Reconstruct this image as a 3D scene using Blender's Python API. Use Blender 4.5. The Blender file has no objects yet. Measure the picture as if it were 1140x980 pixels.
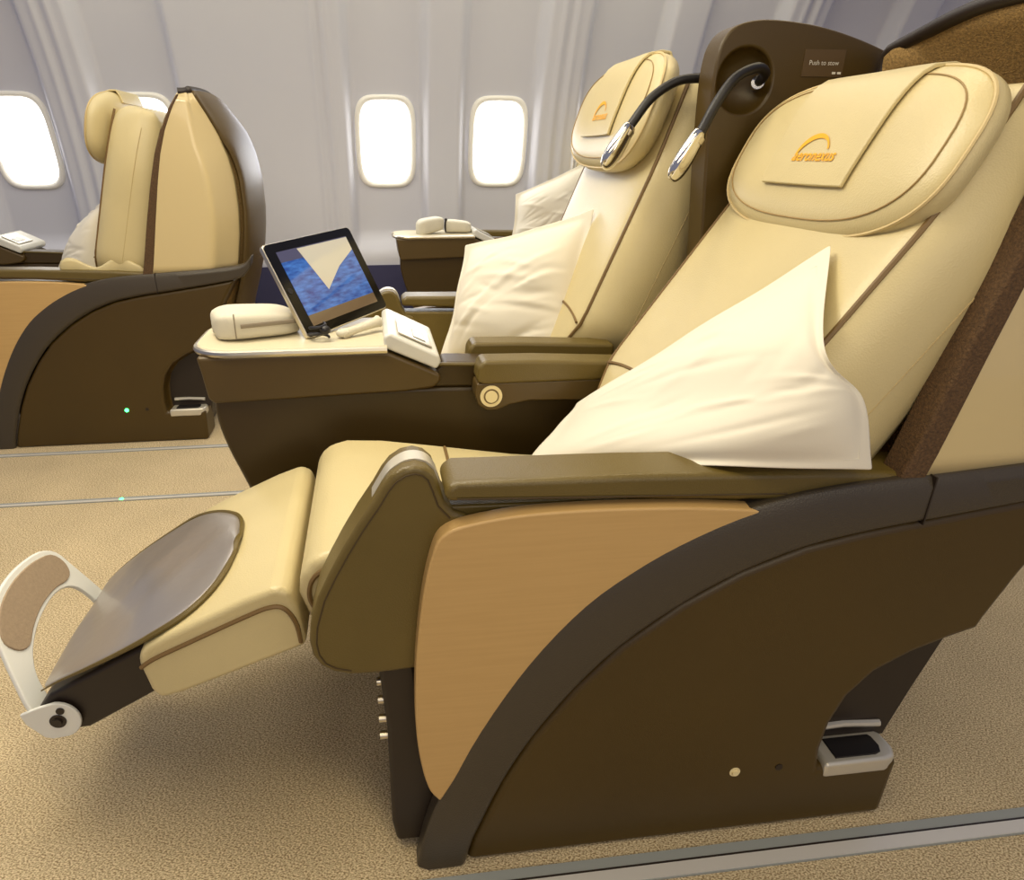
import bpy, bmesh, math, random
from math import sin, cos, pi, radians, sqrt
from mathutils import Vector, Matrix
random.seed(7)
COL = bpy.context.scene.collection

# ------------------------------------------------------------------ materials
MATS = {}
def s2l(c):
    return tuple(((v/255)/12.92 if v/255 <= .04045 else ((v/255+.055)/1.055)**2.4) for v in c)
def mat(name, rgb, rough=.5, metal=0., bump=None, var=None, emit=None, spec=.5, coat=0.):
    """procedural principled material; bump=(kind, scale, strength), var=(scale, amount)"""
    m = bpy.data.materials.new(name); m.use_nodes = True
    nt = m.node_tree; b = nt.nodes['Principled BSDF']
    col = s2l(rgb)
    b.inputs['Base Color'].default_value = (*col, 1)
    b.inputs['Roughness'].default_value = rough
    b.inputs['Metallic'].default_value = metal
    b.inputs['Specular IOR Level'].default_value = spec
    b.inputs['Coat Weight'].default_value = coat
    tc = nt.nodes.new('ShaderNodeTexCoord')
    if var:
        n = nt.nodes.new('ShaderNodeTexNoise'); n.inputs['Scale'].default_value = var[0]; n.inputs['Detail'].default_value = 4
        nt.links.new(tc.outputs['Object'], n.inputs['Vector'])
        r = nt.nodes.new('ShaderNodeValToRGB')
        a = var[1]
        r.color_ramp.elements[0].position = .3; r.color_ramp.elements[1].position = .7
        r.color_ramp.elements[0].color = (*[v*(1-a) for v in col], 1)
        r.color_ramp.elements[1].color = (*[min(1, v*(1+a)) for v in col], 1)
        nt.links.new(n.outputs['Fac'], r.inputs['Fac']); nt.links.new(r.outputs['Color'], b.inputs['Base Color'])
    if bump:
        kind, sc, st = bump
        if kind == 'leather':
            t = nt.nodes.new('ShaderNodeTexVoronoi'); t.inputs['Scale'].default_value = sc; out = t.outputs['Distance']
        else:
            t = nt.nodes.new('ShaderNodeTexNoise'); t.inputs['Scale'].default_value = sc; t.inputs['Detail'].default_value = 3; out = t.outputs['Fac']
        nt.links.new(tc.outputs['Object'], t.inputs['Vector'])
        bp = nt.nodes.new('ShaderNodeBump'); bp.inputs['Strength'].default_value = st; bp.inputs['Distance'].default_value = .004
        nt.links.new(out, bp.inputs['Height']); nt.links.new(bp.outputs['Normal'], b.inputs['Normal'])
    if emit:
        b.inputs['Emission Color'].default_value = (*s2l(emit[0]), 1); b.inputs['Emission Strength'].default_value = emit[1]
    MATS[name] = m
    return m

CREAM = mat('cream_leather', (206, 190, 142), .36, bump=('leather', 420, .10), var=(5, .05))
CREAMD = mat('cream_leather_piping', (118, 92, 52), .5)
OLIVE = mat('brown_leather', (100, 84, 38), .38, bump=('leather', 500, .12), var=(8, .07))
PANEL = mat('dark_brown_plastic', (70, 52, 8), .42, bump=('noise', 600, .08), var=(3, .08))
BROWN = mat('brown_plastic', (82, 64, 28), .40, bump=('noise', 500, .06), var=(4, .06))
RIM = mat('charcoal_leather_edge', (66, 58, 46), .38, bump=('leather', 450, .12))
DARK = mat('near_black_plastic', (38, 28, 20), .45)
STITCH = mat('stitching_thread', (70, 54, 26), .7)
FABRICB = mat('brown_woven_fabric', (88, 64, 38), .85, bump=('noise', 420, .6), var=(260, .35))
FABRICL = mat('light_brown_woven_lining', (150, 120, 70), .85, bump=('noise', 420, .6), var=(260, .35))
SHELLC = mat('cream_shell_gloss', (212, 192, 142), .22, coat=.4)
WHITEC = mat('pillow_cotton', (230, 223, 205), .8, bump=('noise', 700, .06), var=(6, .015))
KITC = mat('kit_fabric', (206, 199, 178), .75, bump=('noise', 300, .15))
TABLE = mat('cream_table_laminate', (208, 198, 168), .35)
SILVER = mat('brushed_metal', (206, 198, 180), .28, metal=1.)
STEPM = mat('satin_metal_step', (212, 206, 190), .38, metal=.55)
CHROME = mat('polished_chrome', (228, 224, 214), .10, metal=1.)
PLW = mat('white_plastic', (212, 210, 200), .35)
BRACK = mat('white_painted_metal', (226, 226, 218), .35)
GREYPAD = mat('taupe_pad_fabric', (158, 138, 112), .8, bump=('noise', 400, .25), var=(200, .08))
TRAYL = mat('glossy_brown_leather', (172, 164, 156), .30, .6, coat=.15, bump=('noise', 12, .5))
BLACK = mat('black_rubber', (22, 18, 18), .45)
GLASSB = mat('black_tablet_glass', (12, 11, 12), .12, spec=.3)
YEL = mat('yellow_embroidery', (238, 172, 20), .6)
WTXT = mat('white_print', (225, 220, 205), .6)
TAG = mat('sign_plate_brown', (86, 66, 36), .5)
LEDG = mat('green_indicator_light', (60, 255, 120), .3, emit=((60, 255, 110), 9.))
STITCHG2 = mat('button_groove_brown', (120, 100, 62), .6)
LEDOFF = mat('cream_indicator_lens', (236, 220, 170), .3)
NAVY = mat('navy_wall_carpet', (58, 58, 92), .9, bump=('noise', 300, .3))
WALLM = mat('cabin_sidewall', (202, 203, 214), .55, var=(2, .02))
FRAMEW = mat('window_frame_white', (240, 238, 232), .4)
STRIP = mat('track_aluminium', (216, 212, 204), .35, metal=.2)
STRIPG = mat('track_grey_edge', (150, 154, 150), .55)
PANE = mat('bright_window_shade', (255, 253, 246), .5, emit=((255, 252, 246), 4.))

def tan_wood():
    m = mat('tan_veneer', (196, 156, 92), .42); nt = m.node_tree; b = nt.nodes['Principled BSDF']
    tc = nt.nodes.new('ShaderNodeTexCoord'); mp = nt.nodes.new('ShaderNodeMapping'); mp.inputs['Scale'].default_value = (6, 6, 160)
    n = nt.nodes.new('ShaderNodeTexNoise'); n.inputs['Scale'].default_value = 1.5; n.inputs['Detail'].default_value = 5
    r = nt.nodes.new('ShaderNodeValToRGB')
    r.color_ramp.elements[0].color = (*s2l((196, 160, 102)), 1); r.color_ramp.elements[1].color = (*s2l((200, 164, 106)), 1)
    r.color_ramp.elements[0].position = .35; r.color_ramp.elements[1].position = .65
    nt.links.new(tc.outputs['Object'], mp.inputs['Vector']); nt.links.new(mp.outputs['Vector'], n.inputs['Vector'])
    nt.links.new(n.outputs['Fac'], r.inputs['Fac']); nt.links.new(r.outputs['Color'], b.inputs['Base Color'])
    return m
TAN = tan_wood()

def carpet():
    m = mat('carpet', (200, 180, 142), .95, spec=.1); nt = m.node_tree; b = nt.nodes['Principled BSDF']
    tc = nt.nodes.new('ShaderNodeTexCoord')
    mp = nt.nodes.new('ShaderNodeMapping'); mp.inputs['Rotation'].default_value = (0, 0, .5); mp.inputs['Scale'].default_value = (1, 1.5, 1)
    n = nt.nodes.new('ShaderNodeTexNoise'); n.inputs['Scale'].default_value = 290; n.inputs['Detail'].default_value = 2.5
    n2 = nt.nodes.new('ShaderNodeTexNoise'); n2.inputs['Scale'].default_value = 5
    r = nt.nodes.new('ShaderNodeValToRGB')
    r.color_ramp.elements[0].position = .36; r.color_ramp.elements[1].position = .62
    r.color_ramp.elements[0].color = (*s2l((156, 132, 96)), 1); r.color_ramp.elements[1].color = (*s2l((246, 226, 184)), 1)
    mx = nt.nodes.new('ShaderNodeMixRGB'); mx.blend_type = 'MULTIPLY'; mx.inputs['Fac'].default_value = .25
    bp = nt.nodes.new('ShaderNodeBump'); bp.inputs['Strength'].default_value = .7; bp.inputs['Distance'].default_value = .004
    L = nt.links.new
    L(tc.outputs['Object'], mp.inputs['Vector']); L(mp.outputs['Vector'], n.inputs['Vector']); L(tc.outputs['Object'], n2.inputs['Vector'])
    L(n.outputs['Fac'], r.inputs['Fac']); L(r.outputs['Color'], mx.inputs['Color1']); L(n2.outputs['Fac'], mx.inputs['Color2'])
    L(mx.outputs['Color'], b.inputs['Base Color']); L(n.outputs['Fac'], bp.inputs['Height']); L(bp.outputs['Normal'], b.inputs['Normal'])
    return m
CARPET = carpet()

def ocean():
    m = mat('ocean_screen', (40, 90, 180), .08, coat=1.); nt = m.node_tree; b = nt.nodes['Principled BSDF']
    tc = nt.nodes.new('ShaderNodeTexCoord'); mp = nt.nodes.new('ShaderNodeMapping'); mp.inputs['Scale'].default_value = (26, 26, 110)
    n = nt.nodes.new('ShaderNodeTexNoise'); n.inputs['Scale'].default_value = 1.4; n.inputs['Detail'].default_value = 6
    r = nt.nodes.new('ShaderNodeValToRGB')
    r.color_ramp.elements[0].position = .3; r.color_ramp.elements[1].position = .75
    r.color_ramp.elements[0].color = (*s2l((14, 46, 124)), 1); r.color_ramp.elements[1].color = (*s2l((62, 116, 196)), 1)
    L = nt.links.new
    L(tc.outputs['Object'], mp.inputs['Vector']); L(mp.outputs['Vector'], n.inputs['Vector']); L(n.outputs['Fac'], r.inputs['Fac'])
    L(r.outputs['Color'], b.inputs['Base Color']); L(r.outputs['Color'], b.inputs['Emission Color']); b.inputs['Emission Strength'].default_value = .35
    return m
OCEAN = ocean()
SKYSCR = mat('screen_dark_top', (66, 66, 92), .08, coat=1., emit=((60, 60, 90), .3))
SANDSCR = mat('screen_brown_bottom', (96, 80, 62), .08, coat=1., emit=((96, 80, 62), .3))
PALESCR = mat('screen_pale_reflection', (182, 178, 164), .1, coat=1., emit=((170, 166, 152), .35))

# ------------------------------------------------------------------ mesh helpers
class Frame:                                    # where a template seat ends up
    def __init__(s, dx=0, dy=0, m=1): s.dx, s.dy, s.m = dx, dy, m
XC, YC = .40, .985                              # base point of the template seat
FR = Frame()
def loc(p):                                     # template point -> local coordinates of its thing
    return (p[0]-ORG[0], FR.m*(p[1]-ORG[1]), p[2]-ORG[2])
ORG = (0, 0, 0)

def link(name, verts, faces, m, parent=None, bevel=0, seg=3, sub=0, ang=40, smooth=True, raw=False, solid=0):
    me = bpy.data.meshes.new(name)
    vs = [tuple(v) for v in verts] if raw else [loc(v) for v in verts]
    me.from_pydata(vs, [], faces); me.update()
    bm = bmesh.new(); bm.from_mesh(me)
    bmesh.ops.remove_doubles(bm, verts=bm.verts, dist=1e-5)
    bmesh.ops.recalc_face_normals(bm, faces=bm.faces)
    if all(e.is_manifold for e in bm.edges) and bm.calc_volume(signed=True) < 0: bmesh.ops.reverse_faces(bm, faces=bm.faces)
    bm.to_mesh(me); bm.free()
    o = bpy.data.objects.new(name, me); COL.objects.link(o)
    for mm in (m if isinstance(m, (list, tuple)) else [m]): me.materials.append(mm)
    if parent: o.parent = parent
    if smooth:
        me.shade_smooth()
        if ang < 180 and not bevel and not sub: me.set_sharp_from_angle(angle=radians(ang))
    if solid:
        md = o.modifiers.new('solid', 'SOLIDIFY'); md.thickness = solid; md.offset = 0
    if bevel:
        md = o.modifiers.new('bevel', 'BEVEL'); md.width = bevel; md.segments = seg; md.limit_method = 'ANGLE'; md.angle_limit = radians(32); md.harden_normals = True
    if sub:
        md = o.modifiers.new('sub', 'SUBSURF'); md.levels = sub; md.render_levels = sub
    return o

def empty(name, p, label, cat, group=None, rz=0):
    o = bpy.data.objects.new(name, None); COL.objects.link(o); o.location = p; o.rotation_euler = (0, 0, rz)
    o.empty_display_size = .05
    tag(o, label, cat, group); return o
def tag(o, label, cat, group=None):
    o['label'] = label; o['category'] = cat
    if group: o['group'] = group
    return o
def struct(o, label=None):
    o['kind'] = 'structure'
    if label: o['label'] = label
    return o

def prism(out, y0, y1):                         # outline in (x, z), extruded along y
    n = len(out)
    v = [(x, y0, z) for x, z in out]+[(x, y1, z) for x, z in out]
    f = [list(range(n)), list(range(2*n-1, n-1, -1))]+[[i, (i+1) % n, n+(i+1) % n, n+i] for i in range(n)]
    return v, f
def box(a, b): return prism([(a[0], a[2]), (b[0], a[2]), (b[0], b[2]), (a[0], b[2])], a[1], b[1])
def loft(rings, cap=True, closed_u=False):
    n = len(rings[0]); v = [p for r in rings for p in r]; f = []
    k = len(rings)
    for i in range(k if closed_u else k-1):
        for j in range(n): f.append([i*n+j, i*n+(j+1) % n, ((i+1) % k)*n+(j+1) % n, ((i+1) % k)*n+j])
    if cap and not closed_u: f += [list(range(n))[::-1], [(k-1)*n+j for j in range(n)]]
    return v, f
def smooth_path(pts, n=6, closed=False):        # catmull-rom
    P = [Vector(p) for p in pts]; out = []
    k = len(P); rng = range(k) if closed else range(k-1)
    for i in rng:
        if closed: a, b, c, d = P[i-1], P[i], P[(i+1) % k], P[(i+2) % k]
        else: a, b, c, d = P[max(i-1, 0)], P[i], P[i+1], P[min(i+2, k-1)]
        for t in range(n):
            t /= n
            out.append(.5*((2*b)+(-a+c)*t+(2*a-5*b+4*c-d)*t*t+(-a+3*b-3*c+d)*t**3))
    if not closed: out.append(P[-1])
    return out
def tube(path, r, n=8, closed=False, flat=1., up=None):
    P = [Vector(p) for p in path]; k = len(P); rings = []
    N = None
    for i, p in enumerate(P):
        if closed: t = P[(i+1) % k]-P[i-1]
        else: t = P[min(i+1, k-1)]-P[max(i-1, 0)]
        if t.length < 1e-9: t = Vector((1, 0, 0))
        t.normalize()
        if N is None:
            N = Vector(up) if up else (Vector((0, 0, 1)) if abs(t.z) < .9 else Vector((1, 0, 0)))
        N = (N-t*N.dot(t)); N.normalize(); B = t.cross(N)
        rr = r(i/(k-1)) if callable(r) else r
        rings.append([tuple(p+N*(rr*flat*sin(2*pi*j/n))+B*(rr*cos(2*pi*j/n))) for j in range(n)])
    return loft(rings, cap=not closed, closed_u=closed)
def join(*vf):
    V, F = [], []
    for v, f in vf:
        o = len(V); V += list(v); F += [[i+o for i in q] for q in f]
    return V, F
def disc(c, ax, r, t, n=24, r2=None):           # cylinder at c along unit axis ax
    ax = Vector(ax).normalized(); u = ax.orthogonal().normalized(); w = ax.cross(u); c = Vector(c)
    ring = lambda h, rr: [tuple(c+ax*h+(u*cos(2*pi*j/n)+w*sin(2*pi*j/n))*rr) for j in range(n)]
    return loft([ring(0, r), ring(t, r if r2 is None else r2)])
def squircle(a, n): 
    return (abs(cos(a))**(2/n)*(1 if cos(a) >= 0 else -1), abs(sin(a))**(2/n)*(1 if sin(a) >= 0 else -1))
def puck(M, a, b, tf, tb, n=3., prof=4., na=48, nr=10, bend=0., shape=None, off=None):
    """upholstered pad: superellipse outline a x b (local s, t), domed front tf and back tb; M maps (s,t,h) -> point"""
    V, F = [], []
    def pt(r, ang, front):
        s, t = squircle(ang, n); s *= a*r; t *= b*r
        e = max(0, 1-r**prof)**(1/2.2)
        h = tf*e if front else -tb*e
        if off and front: h += off(s, t)*e
        if shape: s, t = shape(s, t)
        return M(s, t, h+bend*s*s)
    rad = [sin(pi/2*i/nr)**.8 for i in range(1, nr+1)]
    V.append(pt(0, 0, True))
    for r in rad:
        for j in range(na): V.append(pt(r, 2*pi*j/na, True))
    for r in rad[:-1][::-1]:
        for j in range(na): V.append(pt(r, 2*pi*j/na, False))
    V.append(pt(0, 0, False))
    for j in range(na): F.append([0, 1+j, 1+(j+1) % na])
    k = 2*nr-1
    for i in range(k-1):
        for j in range(na):
            F.append([1+i*na+j, 1+(i+1)*na+j, 1+(i+1)*na+(j+1) % na, 1+i*na+(j+1) % na])
    last = len(V)-1
    for j in range(na): F.append([last, 1+(k-1)*na+(j+1) % na, 1+(k-1)*na+j])
    return V, F
def text_mesh(body, size, shear=0., bold=0.):
    cu = bpy.data.curves.new('text', 'FONT'); cu.body = body; cu.size = size; cu.shear = shear; cu.offset = bold; cu.align_x = 'CENTER'; cu.resolution_u = 3
    o = bpy.data.objects.new('text', cu); COL.objects.link(o)
    dg = bpy.context.evaluated_depsgraph_get(); dg.update()
    me = bpy.data.meshes.new_from_object(o.evaluated_get(dg))
    v = [tuple(p.co) for p in me.vertices]; f = [list(p.vertices) for p in me.polygons]
    bpy.data.objects.remove(o); bpy.data.curves.remove(cu); bpy.data.meshes.remove(me)
    return v, f
def boolean(o, cutters):
    for v, f in cutters:
        me = bpy.data.meshes.new('cut'); me.from_pydata([loc(p) for p in v], [], f)
        bm = bmesh.new(); bm.from_mesh(me); bmesh.ops.recalc_face_normals(bm, faces=bm.faces)
        if bm.calc_volume(signed=True) < 0: bmesh.ops.reverse_faces(bm, faces=bm.faces)
        bm.to_mesh(me); bm.free()
        c = bpy.data.objects.new('cut', me); COL.objects.link(c); c.parent = o.parent
        md = o.modifiers.new('bool', 'BOOLEAN'); md.operation = 'DIFFERENCE'; md.object = c; md.solver = 'EXACT'
        bpy.context.view_layer.update()
        dg = bpy.context.evaluated_depsgraph_get()
        new = bpy.data.meshes.new_from_object(o.evaluated_get(dg))
        o.modifiers.clear(); old = o.data; o.data = new
        bpy.data.objects.remove(c)
    o.data.shade_smooth(); o.data.set_sharp_from_angle(angle=radians(35))

def interp(tab, x):
    if x <= tab[0][0]: return tab[0][1]
    for (a, va), (b, vb) in zip(tab, tab[1:]):
        if x <= b:
            t = (x-a)/(b-a); t = t*t*(3-2*t) if False else t
            return va+(vb-va)*t
    return tab[-1][1]

# ------------------------------------------------------------------ seat profiles (template coordinates, x aft, z up)
RIM_OUT = [(.022, 0), (.036, .07), (.059, .144), (.098, .242), (.146, .334), (.193, .407), (.247, .471), (.30, .514), (.358, .55), (.43, .583), (.503, .604), (.575, .615), (.645, .621), (.73, .626), (.818, .631), (.90, .637), (.965, .644), (1.0, .656), (1.022, .680)]
RIM_IN = [(.098, 0), (.108, .045), (.122, .085), (.15, .16), (.19, .24), (.246, .323), (.305, .39), (.383, .452), (.46, .497), (.543, .529), (.62, .545), (.68, .554), (.714, .558), (.775, .567), (.838, .576), (.90, .586), (.955, .596), (.990, .610), (1.015, .640)]
REAR = [(.925, .545), (.905, .51), (.88, .46), (.85, .386), (.825, .31), (.809, .24), (.795, .16), (.788, .10), (.786, .0)]

def line_back(B, u, y, n):                      # point on a backrest: up u, out n
    hx, hz, a = B
    return (hx+u*sin(a)-n*cos(a), y, hz+u*cos(a)+n*sin(a))

def make_backrest(B, L, seat, th0=.225):
    def width(u):
        k = min(1, max(0, (u-.20)/.10)); k = k*k*(3-2*k)
        return (.200+.062*k)*(1-.16*max(0, (u/L-.74)/.26)**1.5)
    def ring(u):                                # one ring around the pad, front then back
        w = width(u); th = th0*(1-.30*u/L)*(.55+.45*min(1, max(0, (u-.12)/.2)))
        f = max(0, (u/L-.93)/.07)**2*.05
        half = [(-w*.96, -th*.82), (-w*.995, -th*.55), (-w, -.085), (-w*.992, -.05), (-w*.955, -.020), (-w*.905, -.004), (-w*.875, .003), (-w*.84, .007), (-w*.6, .009)]
        front = half+[(0, .008)]+[(-a, n) for a, n in half[::-1]]
        back = [(w*.86, -th*.97), (w*.5, -th), (0, -th), (-w*.5, -th), (-w*.86, -th*.97)]
        return [line_back(B, u, YC+y, min(n, n-f*(1 if n > -.06 else 0))) for y, n in front]+[line_back(B, u, YC+y, n+f) for y, n in back]
    us = [0, .01, .05, .12, .18, .21, .24, .27, .30, .33]+[.33+(L-.37)*i/9 for i in range(1, 10)]+[L-.015, L]
    v, f = loft([ring(u) for u in us])
    o = link('backrest', v, f, CREAM, seat, sub=1)
    for s in (-1, 1):
        path = []
        for i in range(25):
            u = .02+(L-.05)*i/24; path.append(line_back(B, u, YC+s*width(u)*.876, .002))
        link('piping', *tube(path, .0040, 6), CREAMD, o)
    for s in (-1, 1):
        path = [line_back(B, .24+(L-.30)*i/14, YC+s*width(.24+(L-.30)*i/14)*.994, -.095) for i in range(15)]
        link('side_seam', *tube(path, .0013, 6), SEAM2, o)
    u0 = .30
    path = [line_back(B, u0-.02*abs(t)**3, YC+t*.215, .009) for t in [i/10 for i in range(-10, 11)]]
    link('lumbar_seam', *tube(path, .0030, 6), CREAMD, o)
    return o

def make_headrest(c, a, seat, logo=True, w=.251, h=.121):
    """c: centre of the front face, a: tilt from vertical"""
    U = Vector((sin(a), 0, cos(a))); N = Vector((-cos(a), 0, sin(a))); C = Vector(c)
    TF, TB = .045, .045
    off = lambda s, t: 0
    def M(s, t, hh): return tuple(C-N*(TF-.012)+Vector((0, 1, 0))*s+U*t+N*hh)
    tf = lambda s, t: 0
    bend = .35
    o = link('headrest', *puck(M, w, h, TF, TB, 2.9, 3.4, bend=bend, na=56), CREAM, seat, sub=1)
    # inner seam that follows the outline
    def surf(s, t, ex=.0):
        ang = math.atan2(t/h, s/w); 
        n = 2.9; r = ((abs(s)/w)**n+(abs(t)/h)**n)**(1/n)
        e = max(0, 1-min(1, r)**3.4)**(1/2.2)
        return M(s, t, TF*e+bend*s*s+ex)
    path = []
    for j in range(64):
        q = squircle(2*pi*j/64, 2.9); path.append(surf(q[0]*w*.885, q[1]*h*.83, .0005))
    link('headrest_seam', *tube(path, .0011, 6, closed=True), SEAM, o)
    path = []
    for j in range(64):
        q = squircle(2*pi*j/64, 2.9); path.append(surf(q[0]*w*.985, q[1]*h*.97, .001))
    link('headrest_edge_piping', *tube(path, .0024, 6, closed=True), mat_light, o)
    # leather cover hanging over the middle, from the back over the top down to the front
    fw = .098; ny = 8; pts = []
    ts = [-.058+(h*1.0+.058)*i/14 for i in range(15)]
    rows = []
    for t in ts:
        ww = fw*(1+.12*(t+.058)/.17)
        rows.append([surf(-ww+2*ww*j/ny, min(t, h*.999), .005) for j in range(ny+1)])
    for k in (1, 2, 3):                         # over the top edge and down the back
        rows.append([M(-fw*1.12+2*fw*1.12*j/ny, h*1.0-.012*(k-1)**1.5+.004, -.012*k+bend*((-fw+2*fw*j/ny)**2)) for j in range(ny+1)])
    v = [p for r in rows for p in r]; q = ny+1
    f = [[i*q+j, i*q+j+1, (i+1)*q+j+1, (i+1)*q+j] for i in range(len(rows)-1) for j in range(ny)]
    cv = link('headrest_cover', v, f, CREAM, o, solid=.006, bevel=.002, seg=2)
    edge = [surf(fw*1.0*1, ts[0], .006)] 
    for s in (-1, 1):
        path = [surf(s*fw*(1+.12*(t+.058)/.17), min(t, h*.995), .0045) for t in ts]
        link('cover_edge', *tube(path, .0018, 6), CREAMD, cv) if False else None
    if logo:
        # arc and lettering stitched in yellow; x runs so that it reads from the front
        sgn = -1*FR.m
        v, f = text_mesh('aeronexus', .0235, .18, .0004)
        V2 = [surf(sgn*(x+.004), -.0245+y, .0095) for x, y, z in v]
        av = []
        n = 18
        for i in range(n+1):
            k = i/n; an = radians(172-150*k)
            th = .0016+.0034*sin(pi*min(1, k*1.25))**.8*(1-k*.55)
            cx, cz = -.006, -.019
            for rr in (-th, th):
                av.append(surf(sgn*(cx+(.036+rr)*cos(an)), cz+(.031+rr)*sin(an), .0095))
        af = [[2*i, 2*i+1, 2*i+3, 2*i+2] for i in range(n)]
        jv, jf = join((V2, f), (av, af))
        link('embroidered_logo', jv, jf, YEL, o, smooth=False)
    return o
SEAM2 = mat('leather_seam_light', (188, 166, 116), .6)
SEAM = mat('leather_seam', (160, 132, 82), .6)
mat_light = mat('cream_piping_light', (206, 184, 132), .5)

def make_shell(seat):
    """hooded hard back shell: cream side leaves with a woven front strip and a brown back; lower on the console side"""
    xf = [(.45, .60), (.634, .655), (.78, .690), (.909, .724), (1.0, .752), (1.08, .785), (1.14, .82), (1.178, .848)]
    xr = [(.20, .86), (.47, .915), (.56, .945), (.64, .968), (.74, .985), (.82, .992), (.92, .990), (1.0, .978), (1.06, .958), (1.11, .932), (1.15, .908), (1.20, .880)]
    bd = [(.47, .19), (.64, .20), (.82, .215), (1.0, .240), (1.08, .250), (1.14, .261), (1.178, .272)]
    W = lambda z: .285-.010*max(0, (z-.9)/.28)**2
    def S(z, s, inset=0.):                      # s: -1 outer edge .. 1 console edge; .62/.40 are the two ends of the chamfered corner
        x0 = interp(xf, z); D = max(.012, interp(xr, z)-x0-inset); w = W(z)-inset
        cx, cy = min(.085, .42*D), .095*min(1, D/.26)
        a = abs(s)
        pts = [(1.01, x0, w), (.64, x0+D-cx, w-.006), (.60, x0+D-cx*.90, w-.016), (.42, x0+D-.018*min(1, D/.2), w-cy), (.38, x0+D-.011*min(1, D/.2), w-cy-.014), (-.01, x0+D, 0)]
        for (s1, xa, ya), (s0, xb, yb) in zip(pts, pts[1:]):
            if a >= s0:
                k = (s1-a)/(s1-s0); return (xa+(xb-xa)*k, YC+(ya+(yb-ya)*k)*(1 if s >= 0 else -1), z)
        return (x0+D, YC, z)
    def s_at(z): return .40
    def ztop(s):
        k = min(1, max(0, (s-.35)/.65)); k = k*k*(3-2*k)
        k1 = min(1, max(0, (s-.0)/.5)); k1 = k1*k1*(3-2*k1)
        return 1.180+.014*math.exp(-((s+.05)/.4)**2)-.028*k1-.26*k
    for sg in (-1, 1):
        rows = []
        zt = ztop(sg)
        for i in range(19):
            z = .618+(zt-.618)*i/18; b = s_at(z)
            rows.append([S(min(z, ztop(sg*(1-(1-b)*j/24))), sg*(1-(1-b)*j/24)) for j in range(25)])
        v = [p for r in rows for p in r]; q = 25
        f = [[i*q+j, i*q+j+1, (i+1)*q+j+1, (i+1)*q+j] for i in range(len(rows)-1) for j in range(q-1)]
        link('shell_side', v, f, SHELLC, seat, solid=.012, ang=60)
        strip = []                              # woven strip along the front edge
        for i in range(17):
            k = i/16; z = .618+(zt-.622)*k
            p = Vector(S(z, sg)); w = .036*(1-.72*k**1.5)
            strip.append([(p.x-w*.15, p.y+sg*.006, p.z), (p.x+w*.80, p.y+sg*.008, p.z), (p.x+w*.80, p.y-sg*.03, p.z), (p.x-w*.10, p.y-sg*.034, p.z)])
        link('shell_front_strip', *loft(strip), FABRICB, seat, bevel=.004, seg=2)
    for nm, m, ins in (('shell_back', BROWN, -.008), ('shell_lining', FABRICL, .016)):
        rows = []
        for i in range(25):
            row = []
            for j in range(29):
                c = -1+2*j/28
                z0 = .44+.76*i/24
                b = s_at(z0)
                b = min(1, b*1.015) if ins < 0 else min(1, b+.22)
                s_ = c*b
                px_, py_, pz_ = S(min(z0, ztop(s_)), s_, ins)
                hump = .040*max(0, 1-((py_-YC)/.21)**2)**.6*min(1, max(0, (1.20-pz_)/.12))**.6
                row.append((px_+hump, py_, pz_))
            rows.append(row)
        v = [p for r in rows for p in r]; q = 29
        f = [[i*q+j, i*q+j+1, (i+1)*q+j+1, (i+1)*q+j] for i in range(len(rows)-1) for j in range(q-1)]
        link(nm, v, f, m, seat, solid=.008, ang=60)
    path = []
    for i in range(61):
        s_ = -.985+1.985*i/60; x, y, z = S(ztop(s_), s_, .004); path.append((x, y, z+.003))
    link('shell_top_rim', *tube(path, .012, 10), DARK, seat)

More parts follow.
